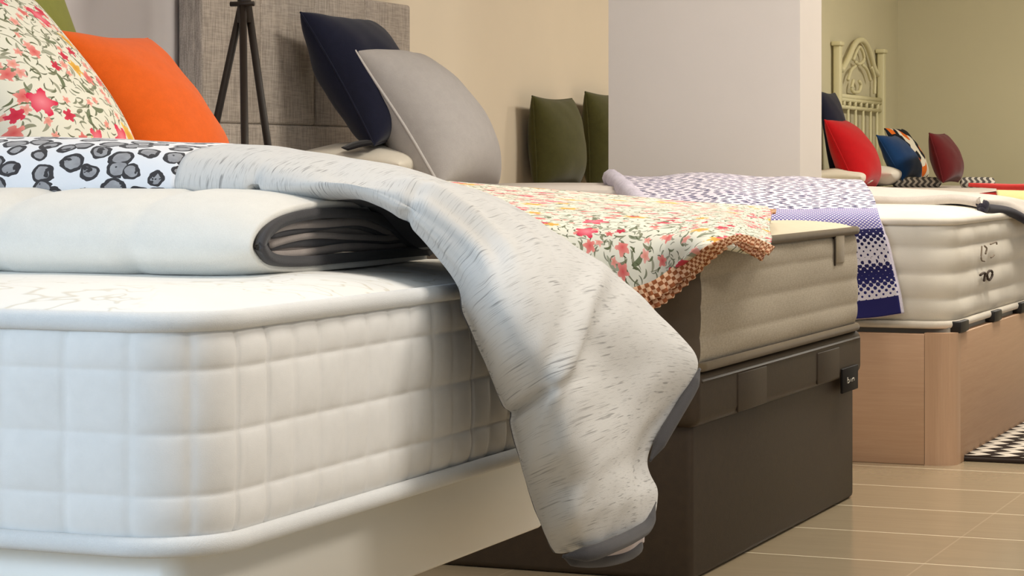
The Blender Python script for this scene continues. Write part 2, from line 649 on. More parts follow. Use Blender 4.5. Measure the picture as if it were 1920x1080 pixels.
def wood(name, c1, c2, horiz=True):
    def f():
        x, y, z = sep(coords('Object'))
        v = comb(x * .6, y * .6, z * 14) if horiz else comb(x * 14, y * 14, z * .6)
        n = noise(v, 7, 4, .6, False, .3)
        fine = noise(comb(x * 4, y * 4, z * 120) if horiz else comb(x * 120, y * 120, z * 4), 4, 2)
        return [mix(n * .7 + fine * .3, c1, c2), fine]
    return material(name, f, .5, .3, .1, .0005)
M_wood = wood('pinkish oak veneer', lin((176, 138, 108)), lin((204, 168, 136)))
M_woodv = wood('pinkish oak corner post', lin((186, 148, 118)), lin((210, 174, 142)), False)
M_slat = material('grey slatted base frame', lin((150, 146, 136)), .5, .3)
M_clip = material('black plastic clip', lin((34, 30, 28)), .5, .3)
M_ink = material('dark embroidery thread', lin((70, 58, 50)), .8, .2)
M_ink_faint = material('faint embroidery thread', lin((132, 118, 102)), .8, .2)
M_label_white = material('white printed marks', lin((190, 184, 172)), .7, .2)
M_label_dark = material('black woven label', lin((22, 18, 15)), .7, .2)


def m_spread():
    """u = across, v = metres from the hem upwards"""
    u, v, _ = uvvec()
    navy, white, lav = lin((38, 36, 96)), lin((226, 220, 228)), lin((126, 116, 168))
    def lattice(s, rot=True):
        a = (u + v) / s if rot else u / s
        b = (u - v) / s if rot else v / s
        fa, fb = m('FRACT', a) - .5, m('FRACT', b) - .5
        return m('SQRT', fa * fa + fb * fb)
    d = lattice(.019)
    tri = m('ABSOLUTE', m('FRACT', v / .13 + .12) - .5) * 2
    dots = d < (tri * .52 + .16)
    drop = mix(dots, white, mix(smooth(v, .02, .2), lin((44, 44, 112)), lin((30, 28, 76))))
    drop = mix(v < .048, drop, navy)
    # band of little white dots
    band = (m('ABSOLUTE', v - .155) < .009)
    bd = m('ABSOLUTE', m('FRACT', u / .022) - .5) < .27
    drop = mix(band * bd, drop, white)
    # mandalas on the upper side
    vec = comb(u, v)
    vo = voro(vec, 5.2, .25)
    px, py, _ = sep(S(vo.outputs['Position']))
    dx, dy = u - px, v - py
    r = m('SQRT', dx * dx + dy * dy)
    ang = m('ARCTAN2', dy, dx)
    k = m('FLOOR', r / .034)
    num = m('MAXIMUM', m('ROUND', k * 5.2 + 3), 3.0)
    fa = m('FRACT', ang / 6.2832 * num + k * .5) - .5
    fr = m('FRACT', r / .034) - .5
    arc = fa * (r * 6.2832 / num) / .034
    q = m('SQRT', arc * arc + fr * fr * .8)
    md = q < .31
    top = mix(md, lin((222, 214, 224)), lin((40, 36, 88)))
    ring = m('MODULO', k, 4.0) > 2.5
    top = mix(ring * (q > .30) * .2, top, lav)
    # dense lavender border between the two
    bl = lattice(.012)
    border = mix(bl < .34, lin((112, 104, 166)), white)
    c = mix(v > .245, drop, border)
    c = mix(v > .37, c, top)
    return [c, noise(vec, 600, 1)]
M_spread = material('blue and white mandala print', m_spread, .85, .2, .25, .0008, .1)
M_lav = fabric('lavender white cotton', lin((196, 188, 202)), .14, 220)
M_spread_back = fabric('navy hem', lin((40, 40, 100)), .08)


def m_frill():
    u, v, _ = uvvec()
    a, b = m('FRACT', u / .022) > .5, m('FRACT', v / .014) > .5
    chk = m('ABSOLUTE', a - b)
    n = noise(comb(u, v), 60, 2, .6)
    c = mix(chk, mix(n, lin((222, 170, 132)), lin((240, 206, 172))), mix(n, lin((168, 98, 62)), lin((136, 80, 44))))
    return [c, a]
M_frill = material('terracotta checked frill', m_frill, .85, .2, .4, .002)


def m_rug():
    x, y, _ = uvvec()
    z = m('ABSOLUTE', m('FRACT', x / .085) - .5) * .085
    s = m('FRACT', (y + z * .9) / .075) > .5
    row = m('FRACT', x / .085) > .08
    return [mix(s * row, lin((44, 34, 28)), lin((206, 196, 182))), noise(comb(x, y), 400, 2)]
M_rug = material('dark and cream chevron rug', m_rug, .95, .1, .5, .002)
M_rug_edge = fabric('dark rug binding', lin((52, 40, 32)), .1)


def m_rolls():
    x, y, z = sep(coords('Object'))
    w = m('SINE', x * 190 + m('SINE', z * 160) * 1.5)
    return [mix(w > .1, lin((88, 86, 84)), lin((196, 190, 178))), w]
M_rolls = material('grey and white woven stripe', m_rolls, .9, .1, .4, .002)
M_redcloth = fabric('red cotton', lin((188, 54, 50)), .12)
M_pattern = None


def m_pat():
    u, v, _ = uvvec()
    vo = voro(comb(u, v), 18, .9)
    r, g, b = sep(S(vo.outputs['Color']))
    c = mix(r > .5, lin((222, 214, 196)), lin((30, 34, 40)))
    return mix(g > .8, c, lin((220, 110, 40)))
M_pattern = material('black white and orange print', m_pat, .9, .1)
M_yellow = fabric('pale yellow cotton', lin((214, 200, 138)), .06)
M_quiltgrey = fabric('off-white quilt cotton', lin((206, 196, 186)), .05, 400)
M_navytrim = fabric('dark navy quilt binding', lin((40, 36, 46)), .1)

# ------------------------------------------------------------------ setting
XW, YF = -3.53, 15.28


def slab(name, lo, hi, mat):
    o = box(name, lo, hi, mat, bev=0, smooth_=False); o['kind'] = 'structure'; return o


slab('floor', (XW, -2.5, -.1), (5.5, YF, 0), M_floor)
slab('wall_left', (XW - .15, -2.5, 0), (XW, 6.9, 2.8), M_wall_daylit)
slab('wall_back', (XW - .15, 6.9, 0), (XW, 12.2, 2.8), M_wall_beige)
slab('wall_corner', (XW - .15, 12.2, 0), (XW, YF + .15, 2.8), M_wall_olive_cast)
slab('wall_far', (XW, YF, 0), (5.5, YF + .15, 2.8), M_wall_olive_cast)
slab('ceiling', (XW - .15, -2.5, 2.8), (5.5, YF + .15, 2.95), M_ceiling)
N3 = np.array([-1.258, 6.079])
cB = hity(1500, 330, N3[1] + 1.60)
slab('wall_column', (cB[0] - .67, N3[1] + 1.60, 0), (cB[0], N3[1] + 1.60 + .275, 2.8), M_column)

# ------------------------------------------------------------------ bed one
B1x, B1y0, B1y1 = -1.196, 2.104, 3.22
rows1 = np.array([0, .050, .111, .174, .222])


R1 = .09
_p, _q, _s = rrect(B1x - 2.0, B1x, B1y0, B1y1, R1, .0045)
LEN1 = _s[-1]
foot_s = [2.187 + .061 * k - (B1y0 + R1) for k in range(17)]
near_end = LEN1 - R1 * math.pi / 2                     # where the near long side meets the corner
near_s = [near_end - (.075 * k) + .016 for k in range(28)]
far_s = [B1y1 - B1y0 - 2 * R1 + .08 + .066 * k for k in range(60)]
far_s = [v for v in far_s if v < min(near_s) - .03]
LINES = np.array(sorted([v % LEN1 for v in foot_s] + near_s + far_s + [LEN1 - .065]))
LINES = np.concatenate([[LINES[-1] - LEN1], LINES, [LINES[0] + LEN1]])


def puff1(s, z, H):
    i = np.clip(np.searchsorted(LINES, s, 'right') - 1, 0, len(LINES) - 2)
    f = (s - LINES[i]) / (LINES[i + 1] - LINES[i])
    a = np.clip(np.sin(np.pi * np.clip(f, 0, 1)), 0, 1) ** .24
    zb = z / H * .222
    idx = np.clip(np.searchsorted(rows1, zb, 'right') - 1, 0, 3)
    f = (zb - rows1[idx]) / (rows1[idx + 1] - rows1[idx])
    b = np.clip(np.sin(np.pi * np.clip(f, 0, 1)), 0, 1) ** .26
    return .0062 * a * (.25 + .75 * b) * (.15 + .85 * b ** .5) + .0015 * wob(s * 3, z * 8, 4)


m1 = mattress('mattress', 'thick white mattress with a square-quilted side in the near left foreground', B1x, B1y0, B1y1, 2.0,
              .388, .616, R1, puff1, .022, M_quilt, M_top1, M_tape_white, .0105, rows=100, n_per=.0045,
              topfn=lambda X, Y: .007 * wob(X * 2.2, Y * 2.2, 3))
bf = empty('low_bed_base', (B1x - 1, (B1y0 + B1y1) / 2, 0))
tag(bf, 'low white bed frame under the square-quilted mattress', 'bed frame')
xi, yi = B1x - .05, B1y0 + .06
yo = B1y1 - .02
fp, fq, fs = rrect(xi - 1.9, xi, yi, yo, .03, .05, 8)
prof_ = [(-.028, .262), (-.004, .258), (0, .262), (0, .320), (0, .368), (-.004, .372), (-.028, .372), (-.030, .368), (-.030, .320)]
GP = np.array([[(p_[0] + q_[0] * o_, p_[1] + q_[1] * o_, z_) for o_, z_ in prof_] for p_, q_ in zip(fp, fq)])
grid('rail_apron', GP, M_white_paint, bf, cu=True, cv=True)
for k in range(14):
    box('slat', (xi - .2 - k * .13, yi + .03, .352), (xi - .12 - k * .13, yo - .03, .370), M_wood, bf, bev=.003)
for lx in (xi - .36, xi - 1.8):
    for ly in (yi + .3, B1y1 - .36):
        box('leg', (lx - .06, ly - .03, 0), (lx, ly + .03, .353), M_white_paint, bf)

# ---- silver duvet, folded on the mattress and hanging over the foot end
st = []
# (x, [(y,z) x 8]) stations on the mattress
prof = lambda zt, zm, y0=2.63: [(y0 + .14, .722), (y0 + .03, .732), (y0, .750), (y0 + .03, zt - .012), (y0 + .13, zt), (y0 + .30, zm), (y0 + .45, .72), (y0 + .32, .66)]
for x, zt, zm in ((-3.05, .812, .80), (-2.6, .812, .80), (-2.2, .814, .80), (-1.9, .812, .80), (-1.7, .81, .80), (-1.55, .803, .79), (-1.45, .794, .783), (-1.36, .783, .768), (-1.28, .768, .748)):
    st.append([(x, y, z) for y, z in prof(zt, zm)])
st.append([(-1.24, 2.75, .690), (-1.215, 2.655, .700), (-1.195, 2.632, .722), (-1.195, 2.68, .752), (-1.2, 2.80, .737), (-1.2, 2.98, .708), (-1.205, 3.085, .680), (-1.23, 2.93, .648)])


def hang(L, Rr, mids, xl, xm, xr, xb):
    """left edge px, right edge px, mids = 4 front pixels; depths as x planes"""
    pts = [hitx(*L, xl)] + [hitx(a, b, xm[i]) for i, (a, b) in enumerate(mids)] + [hitx(*Rr, xr)]
    pl, pr = pts[0], pts[-1]
    bl = pl + (pr - pl) * .12; bl[0] = xb
    br = pl + (pr - pl) * .88; br[0] = xb
    return [bl] + pts + [br]


st.append(hang((858, 524), (1092, 474), [(888, 480), (940, 440), (1000, 430), (1052, 450)], -1.16, [-1.125, -1.11, -1.115, -1.13], -1.15, -1.168))
st.append(hang((882, 592), (1182, 541), [(915, 560), (985, 520), (1055, 505), (1130, 515)], -1.145, [-1.08, -1.05, -1.05, -1.065], -1.09, -1.16))
st.append(hang((922, 692), (1252, 607), [(960, 660), (1035, 620), (1105, 600), (1190, 590)], -1.125, [-1.05, -1.01, -1.01, -1.03], -1.055, -1.14))
st.append(hang((962, 776), (1309, 684), [(1000, 750), (1070, 715), (1150, 695), (1240, 672)], -1.105, [-1.035, -.99, -1.01, -1.01], -1.02, -1.12))
st.append(hang((985, 870), (1268, 768), [(1025, 850), (1095, 820), (1165, 790), (1220, 775)], -1.09, [-1.02, -.98, -1.0, -1.01], -1.02, -1.10))
st.append(hang((1004, 932), (1220, 858), [(1045, 915), (1100, 895), (1150, 875), (1190, 865)], -1.08, [-1.02, -.985, -.985, -1.01], -1.03, -1.09))
st.append(hang((1026, 992), (1229, 920), [(1062, 980), (1110, 962), (1160, 945), (1200, 930)], -1.07, [-1.01, -.985, -.985, -1.0], -1.025, -1.08))
st.append(hang((1052, 1036), (1212, 985), [(1085, 1034), (1120, 1027), (1155, 1013), (1190, 998)], -1.06, [-1.015, -1.0, -1.0, -1.01], -1.03, -1.075))
G = np.array(st, float)
nS = len(G)
D = cr(G, 260)
D = np.swapaxes(cr(np.swapaxes(D, 0, 1), 120, True), 0, 1)
# puffs, pinches and wrinkles
N = normals(D, False, True)
ctr = D.mean(1, keepdims=True)
sgn = np.sign((N * (D - ctr)).sum(2).mean())
N *= sgn
uu, vv = np.meshgrid(np.linspace(0, nS - 1, 260), np.linspace(0, 8, 120), indexing='ij')
disp = .006 * wob(uu * .45, vv * .3, 8) + .0012 * wob(uu * 1.1, vv * .7, 11)
front = np.exp(-((vv - 3) / 2.2) ** 2)
def crease(u0, w, d, v0=None, vw=1.5):
    g = np.exp(-((uu - u0) / w) ** 2)
    if v0 is not None: g = g * np.exp(-((vv - v0) / vw) ** 2)
    return -d * g
i420 = 6.05
disp += crease(i420 + .3, .07, .014, 1.4, 1.2)
disp += crease(13.0, .10, .014, 1.6, 1.2) + crease(8.9, .1, .01, 1.8, 1.3)
# diagonal fold in the hanging part
line = (vv - (5.5 - (uu - 10.5) * 1.12))
disp += np.where(uu > 10.5, 1, 0) * (-.007 * np.exp(-((line + .5) / .34) ** 2) + .008 * np.exp(-(line / .24) ** 2) - .008 * np.exp(-((line - .5) / .35) ** 2)) * np.exp(-((uu - 12.2) / 1.3) ** 2)
line2 = vv - (5.6 - (uu - 14.5) * .1)
disp += -.016 * np.exp(-(line2 / .45) ** 2) * np.exp(-((uu - 14.6) / 1.0) ** 2)
# gathers where it crosses the mattress edge
disp += .0035 * np.sin(vv * 9) * np.exp(-((uu - 9.6) / .9) ** 2) * front
D2 = D + N * disp[..., None]
du = np.linalg.norm(np.diff(D2[:, 36], axis=0), axis=1); su = np.concatenate([[0], np.cumsum(du)])
dv = np.linalg.norm(np.diff(D2[60], axis=0), axis=1); sv = np.concatenate([[0], np.cumsum(dv), [dv.sum() + dv[-1]]])
UV = np.zeros((260, 121, 2)); UV[:, :, 0] = su[:, None]; UV[:, :, 1] = sv[None, :]
cut = int(np.argmin(np.abs(D2[:, 30, 0] + 1.527)))
dv_root = grid('duvet', D2[cut:], [M_duvet, M_taupe_dark], None, cv=True, uv=UV[cut:], caps=True, matidx=lambda i, j: 1 if (j < 9 or j > 106) else 0)
tag(dv_root, 'silver grey streaked duvet folded across the near mattress and hanging over its end', 'duvet')
lp = grid('leopard_panel', D2[:cut + 1], M_leopard, dv_root, cv=True, uv=UV[:cut + 1], caps=True)
lp['label'] = 'grey leopard-print panel'
# dark binding along the free hems
hem = [hitx(1312, 692, -1.012), hitx(1296, 729, -1.012), hitx(1270, 774, -1.015), hitx(1243, 820, -1.02), hitx(1219, 864, -1.027)]
tap = lambda n: .009 * np.clip(np.minimum(np.arange(n) + 1, n - np.arange(n)) / 8, .25, 1)
b_ = tube('binding', hem, tap(40), M_trim, dv_root, n=40, flat=.9)
b_['label'] = 'dark grey hem binding'
hem2 = [hitx(1228, 942, -1.015), hitx(1212, 985, -1.01), hitx(1190, 1003, -1.0), hitx(1150, 1022, -.99), hitx(1110, 1037, -.995), hitx(1056, 1043, -1.02)]
tube('binding', hem2, tap(50), M_trim, dv_root, n=50)
hem3 = [hitx(1204, 1012, -1.05), hitx(1185, 1036, -1.04), hitx(1140, 1050, -1.03), hitx(1090, 1052, -1.03), hitx(1056, 1044, -1.04)]
tube('binding', hem3, tap(50) * .9, M_trim, dv_root, n=50)
lin_rows = [[hitx(1204, 990, -1.035), hitx(1160, 1015, -1.02), hitx(1090, 1040, -1.02)], [hitx(1203, 1014, -1.05), hitx(1160, 1042, -1.035), hitx(1090, 1050, -1.03)]]
lo_ = solid(grid('lining', patch(lin_rows, 8, 30), M_pinklining, dv_root), .004)
lo_['label'] = 'pale pink lining showing at the hem'

# ---- folded white duvet in front of it
XE = -1.335
pf = [(800, 494), (735, 498), (640, 503), (560, 506), (505, 497), (483, 474), (480, 455), (492, 428), (520, 405), (565, 392), (620, 388), (680, 392), (730, 412), (768, 442), (800, 462)]
C0 = np.array([hitx(a, b, XE)[1:] for a, b in pf])       # (y,z)
C0[:, 1] = np.maximum(C0[:, 1], .650)
C = cr(C0, 90)
# outward normal in (y,z)
Tn = np.gradient(C, axis=0); Nn = np.stack([Tn[:, 1], -Tn[:, 0]], 1); Nn /= np.linalg.norm(Nn, axis=1, keepdims=True)
cm = C.mean(0)
if ((C - cm) * Nn).sum() < 0: Nn = -Nn
xs = np.concatenate([np.linspace(XE, XE - .06, 12), np.linspace(XE - .07, -3.1, 110)])
P = np.zeros((len(xs), 90, 3))
for i, x in enumerate(xs):
    d = XE - x
    bul = .020 * (1 - math.exp(-d / .05))
    cinch = -.006 * math.exp(-((d - .16) / .012) ** 2) - .010 * math.exp(-((d - .36) / .02) ** 2) - .008 * math.exp(-((d - .80) / .02) ** 2)
    a = np.linspace(0, 1, 90)
    w = .004 * wob(np.full(90, d * 2.2), a * 3, 21)
    q = C + Nn * (bul * np.sin(np.pi * np.clip(a, 0, 1)) ** .5 + cinch * np.sin(np.pi * a) + w)[:, None]
    P[i, :, 0] = x + .004 * np.sin(a * 12) * math.exp(-d / .03)
    P[i, :, 1] = q[:, 0]; P[i, :, 2] = np.maximum(q[:, 1], .648)
fd = grid('duvet', P, M_whiteduvet)
solid(fd, .010, 0)
tag(fd, 'plain white duvet folded flat in front of the silver one, showing its grey-bound folded end', 'duvet')
bw = .013
E = np.zeros((90, 2, 3))
E1 = C - Nn * .001; E2 = C - Nn * bw
E[:, 0] = np.stack([np.full(90, XE + .004), E1[:, 0], E1[:, 1]], 1)
E[:, 1] = np.stack([np.full(90, XE + .002), E2[:, 0], E2[:, 1]], 1)
o = solid(grid('binding', E, M_trim, fd), .010, 0); o['label'] = 'grey bound edge of the folded end'
rs = np.random.RandomState(5)
yc, zlo, zhi = C[:, 0], .660, C[:, 1].max()
ymin = C[:, 0].min() + .02; ymax = C[:, 0].max()
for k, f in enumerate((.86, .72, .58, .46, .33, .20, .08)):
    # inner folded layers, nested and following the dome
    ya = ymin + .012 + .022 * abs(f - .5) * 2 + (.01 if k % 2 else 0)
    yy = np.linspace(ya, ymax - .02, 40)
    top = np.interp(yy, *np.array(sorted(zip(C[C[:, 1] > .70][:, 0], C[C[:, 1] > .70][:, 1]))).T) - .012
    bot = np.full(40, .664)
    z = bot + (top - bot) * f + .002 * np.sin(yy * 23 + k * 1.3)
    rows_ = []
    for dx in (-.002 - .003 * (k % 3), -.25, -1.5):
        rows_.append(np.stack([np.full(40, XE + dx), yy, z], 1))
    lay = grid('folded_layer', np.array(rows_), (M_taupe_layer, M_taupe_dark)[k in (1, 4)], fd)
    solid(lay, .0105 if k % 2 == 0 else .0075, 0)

# ------------------------------------------------------------------ bed two
B2x, B2y0, B2y1 = -1.35, 4.217, 5.46
sb = empty('storage_bed_base', (B2x - .95, (B2y0 + B2y1) / 2, 0))
tag(sb, 'dark brown leatherette storage base with a lid under the beige mattress', 'bed base')
box('body', (B2x - 1.98, B2y0 + .012, 0), (B2x - .012, B2y1 - .012, .31), M_leather, sb, bev=.012, seg=3)
box('lid', (B2x - 2.0, B2y0 - .004, .285), (B2x + .004, B2y1 + .004, .388), M_leather, sb, bev=.02, seg=4)
box('lid_lip', (B2x - .006, B2y0 + .02, .366), (B2x + .0065, B2y1 - .02, .374), M_leather_d, sb, bev=.005)
def on_foot(px, py, x): return hitx(px, py, x)
for (a, b_px, c, d_) in ((1386, 1440, 700, 756), (1535, 1576, 662, 708)):
    p1, p2 = hitx(a, c, B2x + .008), hitx(b_px, d_, B2x + .008)
    box('handle_tab', (B2x + .002, p1[1], min(p1[2], p2[2])), (B2x + .0065, p2[1], max(p1[2], p2[2])), M_leather, sb, bev=.003)
p1, p2 = hitx(1573, 692, B2x), hitx(1602, 728, B2x)
lb = box('brand_label', (B2x + .003, p1[1], p2[2]), (B2x + .009, p2[1], p1[2]), M_label_dark, sb, bev=.002)
lb['label'] = 'black woven label with tiny white lettering'
cy, cz, u_ = (p1[1] + p2[1]) / 2, (p1[2] + p2[2]) / 2, .0052
xl = B2x + .0095
def stroke(name, pts, r, mt, par):
    return tube(name, pts, r, mt, par, ns=6, n=max(8, 6 * len(pts)))
oy = cy - .03
for nm, L in (('letter', [(0, 2), (0, 0), (.9, 0), (1.2, .6), (.6, 1), (0, .9)]), ('letter', [(2.3, 1), (2.3, 0)]), ('letter', [(3.4, 2), (3.4, 0), (3.4, .8), (4.3, 1), (4.6, .5), (4.6, 0)])):
    lt = stroke(nm, [(xl, oy + a * .013, cz + (b - 1) * .006) for a, b in L], .0014, M_label_white, lb)

rows2 = 4
def puff2(s, z, H):
    f = (z / H * rows2) % 1
    b = np.abs(np.sin(np.pi * f)) ** .5
    return .0035 * b + .003 * wob(s * 2, z * 6, 9)


m2 = mattress('mattress', 'beige mattress with brown edging on the dark leatherette base', B2x, B2y0, B2y1, 1.98, .396, .618, .045, puff2, .020,
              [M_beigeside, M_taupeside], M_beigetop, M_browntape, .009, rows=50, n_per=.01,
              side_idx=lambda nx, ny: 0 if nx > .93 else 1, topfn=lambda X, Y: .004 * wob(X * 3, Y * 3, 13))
p1 = hitx(1567, 446, B2x + .008); p2 = hitx(1577, 497, B2x + .008)
box('law_tag', (B2x + .004, p1[1], p2[2]), (B2x + .007, p1[1] + .008, p1[2]), M_leather_d, m2, bev=.001)
box('law_tag', (B2x + .004, p1[1] + .012, p2[2] + .005), (B2x + .0065, p1[1] + .085, p1[2] + .004), M_tagfab, m2, bev=.001)

# ---- floral bedding on bed two, hanging over its near corner
yn, xf = 4.185, -1.315
rows_ = [
    [hity(780, 344, 5.42), hity(900, 353, 5.42), hity(1030, 363, 5.42), hity(1150, 374, 5.40), hity(1260, 383, 5.36), hity(1360, 390, 5.28), hity(1440, 396, 5.15)],
    [hity(800, 362, 5.1), hity(920, 372, 5.08), hity(1040, 381, 5.05), hity(1160, 390, 5.02), hity(1270, 398, 5.0), hity(1365, 405, 4.94), hity(1446, 412, 4.88)],
    [hity(830, 382, 4.7), hity(950, 390, 4.68), hity(1070, 398, 4.66), hity(1180, 403, 4.66), hity(1285, 408, 4.66), hity(1365, 414, 4.68), hity(1440, 434, 4.74)],
    [hity(850, 412, 4.34), hity(970, 418, 4.30), hity(1085, 424, 4.28), hity(1190, 428, 4.28), hity(1290, 428, 4.33), hity(1360, 428, 4.46), hity(1442, 455, 4.62)],
    [hity(860, 450, yn - .01), hity(980, 455, yn - .01), hity(1090, 460, yn - .01), hity(1180, 464, yn - .01), hity(1255, 456, yn - .0), hitx(1330, 444, xf + .01), hitx(1440, 465, xf + .03)],
    [hity(870, 560, yn - .02), hity(990, 568, yn - .02), hity(1095, 572, yn - .025), hity(1195, 556, yn - .025), hity(1262, 512, yn - .01), hitx(1328, 468, xf + .035), hitx(1420, 482, xf + .05)],
]
Pf = patch(rows_, 110, 150)
uu_, vv_ = np.meshgrid(np.linspace(0, 1, 110), np.linspace(0, 1, 150), indexing='ij')
Pf = Pf + normals(Pf)[..., ] * (.004 * wob(uu_ * 2, vv_ * 2, 31))[..., None]
fl = grid('bedding_set', Pf, M_floral)
solid(fl, .012, 1)
tag(fl, 'floral bedding with terracotta checked frill spread over the beige mattress', 'bedding')


def frill(up, lo, n=120, amp=.004, layers=2, name='frill'):
    U = cr(np.array(up), n); L = cr(np.array(lo), n)
    for k in range(layers):
        g = []
        for f in np.linspace(0, 1, 8):
            q = U + (L - U) * (f * .62 + .38 * k * (1 if layers > 1 else 0))
            w = amp * f * np.sin(np.arange(n) * 1.15 + k * 2)
            q = q + np.array([1, -1, 0]) * (w[:, None] + .012 * (layers - k) - .006)
            g.append(q)
        o = solid(grid(name, np.swapaxes(np.array(g), 0, 1), M_frill, fl, flip=False), .003, 0)
        o['label'] = 'gathered terracotta checked frill'


frill([hity(1176, 538, yn - .03), hity(1215, 524, yn - .03), hity(1262, 492, yn - .02), hitx(1320, 458, xf + .03), hitx(1365, 440, xf + .04), hitx(1400, 444, xf + .05), hitx(1440, 462, xf + .05)],
      [hity(1196, 590, yn - .035), hity(1240, 570, yn - .035), hity(1288, 530, yn - .025), hitx(1336, 482, xf + .03), hitx(1370, 462, xf + .045), hitx(1395, 472, xf + .055), hitx(1424, 488, xf + .055)])
frill([hity(1340, 398, 5.12), hity(1395, 391, 5.12), hity(1452, 393, 5.1)], [hity(1345, 412, 5.05), hity(1400, 412, 5.05), hity(1450, 404, 5.05)], n=50, layers=1)

# ---- cushions at the head of bed two
pillow('floral_cushion', 'white cushion with pink, red and yellow flower print at the left edge', M_floral_pillow,
       hity(-182, -30, 4.42), hity(62, 395, 4.42), .50, .24, seed=3, pipe=.004, pinch=.03)
pillow('orange_cushion', 'plain orange cushion leaning behind the floral one', M_orange,
       hity(92, 56, 4.95), hity(270, 400, 4.95), .46, .27, seed=4, pipe=.003, pinch=.09)
pillow('green_cushion', 'olive green cushion showing above the orange one at the top left', M_green,
       hity(-118, -160, 4.75), hity(62, 400, 4.75), .44, .11, seed=6, back=.3, pipe=.003)

# ------------------------------------------------------------------ bed three
B3x, B3y0, B3y1 = -1.258, 6.079, 7.50
wb = empty('wooden_bed_base', (B3x - 1.0, (B3y0 + B3y1) / 2, 0))
tag(wb, 'light oak storage base with a rounded corner under the cream mattress', 'bed base')
box('side_panel', (B3x - 2.05, B3y0, 0), (B3x - .075, B3y0 + .03, .335), M_wood, wb, bev=.002)
box('side_panel', (B3x - 2.05, B3y1 - .03, 0), (B3x - .075, B3y1, .335), M_wood, wb, bev=.002)
box('foot_panel', (B3x - .03, B3y0 + .0752, 0), (B3x, B3y1 - .075, .335), M_wood, wb, bev=.002)
box('head_panel', (B3x - 2.08, B3y0, 0), (B3x - 2.05, B3y1, .335), M_wood, wb, bev=.002)
for yy, s_ in ((B3y0, 1), (B3y1, -1)):
    bm = bmesh.new()
    r_ = .05
    pts = [(B3x - .078, yy), (B3x - r_, yy)] + [(B3x - r_ + r_ * math.sin(a), yy + s_ * (r_ - r_ * math.cos(a))) for a in np.linspace(0, math.pi / 2, 12)[1:]] + [(B3x, yy + s_ * .075), (B3x - .078, yy + s_ * .075)]
    vs = [bm.verts.new((a, b, 0)) for a, b in pts]
    f = bm.faces.new(vs)
    e = bmesh.ops.extrude_face_region(bm, geom=[f])
    for v in e['geom']:
        if isinstance(v, bmesh.types.BMVert): v.co.z = .338
    bmesh.ops.recalc_face_normals(bm, faces=bm.faces[:])
    me = bpy.data.meshes.new('corner_post'); bm.to_mesh(me); bm.free()
    link_mesh('corner_post', me, M_woodv, wb, smooth_=False)
box('slatted_frame', (B3x - 2.0, B3y0 + .035, .30), (B3x - .02, B3y1 - .035, .352), M_slat, wb, bev=.004)
for px in (1805, 1868, 1918):
    c = hitx(px, 590, B3x)
    box('clip', (B3x - .03, c[1] - .055, .336), (B3x + .006, c[1] + .055, .366), M_clip, wb, bev=.004)


def puff3(s, z, H):
    f = (z / H * 4) % 1
    b = np.abs(np.sin(np.pi * f)) ** .6
    t = np.abs(np.sin(np.pi * s / .19)) ** .5
    return .009 * b * (.75 + .25 * t) + .004 * wob(s * 2.4, z * 5, 17)


m3 = mattress('mattress', 'cream tufted mattress on the light oak base', B3x - .012, B3y0 + .012, B3y1, 2.05,   .358, .622, .075, puff3, .026,
              M_side3, M_side3, M_tape3, .010, rows=50, n_per=.01,
              topfn=lambda X, Y: .009 * np.abs(np.sin((Y - B3y0) * 22)) ** .7 - .006)
# embroidered marks on its foot end
def mark(name, pts, r, mt):
    return stroke(name, [hitx(a, b, B3x + .004) for a, b in pts], r, mt, m3)
mk = mark('embroidered_mark', [(1841, 461), (1840, 486), (1846, 490)], .0022, M_ink_faint)
mk['label'] = 'faint embroidered lettering'
mark('embroidered_mark', [(1846, 461), (1850, 466), (1848, 476)], .0026, M_ink_faint)
mark('embroidered_mark', [(1857, 458), (1862, 456), (1868, 454), (1869, 458)], .0022, M_ink_faint)
mark('embroidered_mark', [(1858, 483), (1861, 481), (1864, 478)], .0022, M_ink_faint)
mk = mark('embroidered_numeral', [(1838, 516), (1842, 513), (1847, 512), (1846, 520), (1845, 527)], .0034, M_ink)
mk['label'] = 'dark embroidered numerals'
mark('embroidered_numeral', [(1852, 524), (1851, 514), (1855, 508), (1860, 509), (1860, 518), (1855, 525), (1852, 522)], .0034, M_ink)

# headboard
hb = empty('upholstered_headboard', (-3.48, (B3y0 + B3y1) / 2, 0))
tag(hb, 'grey fabric headboard with stitched panels behind the navy cushion', 'headboard')
HX0, HX1 = XW + .01, -3.44
box('core', (HX0, B3y0, 0), (HX1 - .02, B3y1 + .03, 1.315), M_headboard, hb, bev=.012, seg=3)
ys = [B3y0 + .002, B3y0 + .36, B3y0 + .72, B3y0 + 1.09, B3y1 + .028]
zs_ = hitx(600, 236, HX1)[2]
for a, b in zip(ys[:-1], ys[1:]):
    box('panel', (HX1 - .035, a, zs_), (HX1, b, 1.313), M_headboard, hb, bev=.010, seg=3)
box('panel', (HX1 - .035, B3y0 + .002, .30), (HX1, B3y1 + .028, zs_), M_headboard, hb, bev=.010, seg=3)

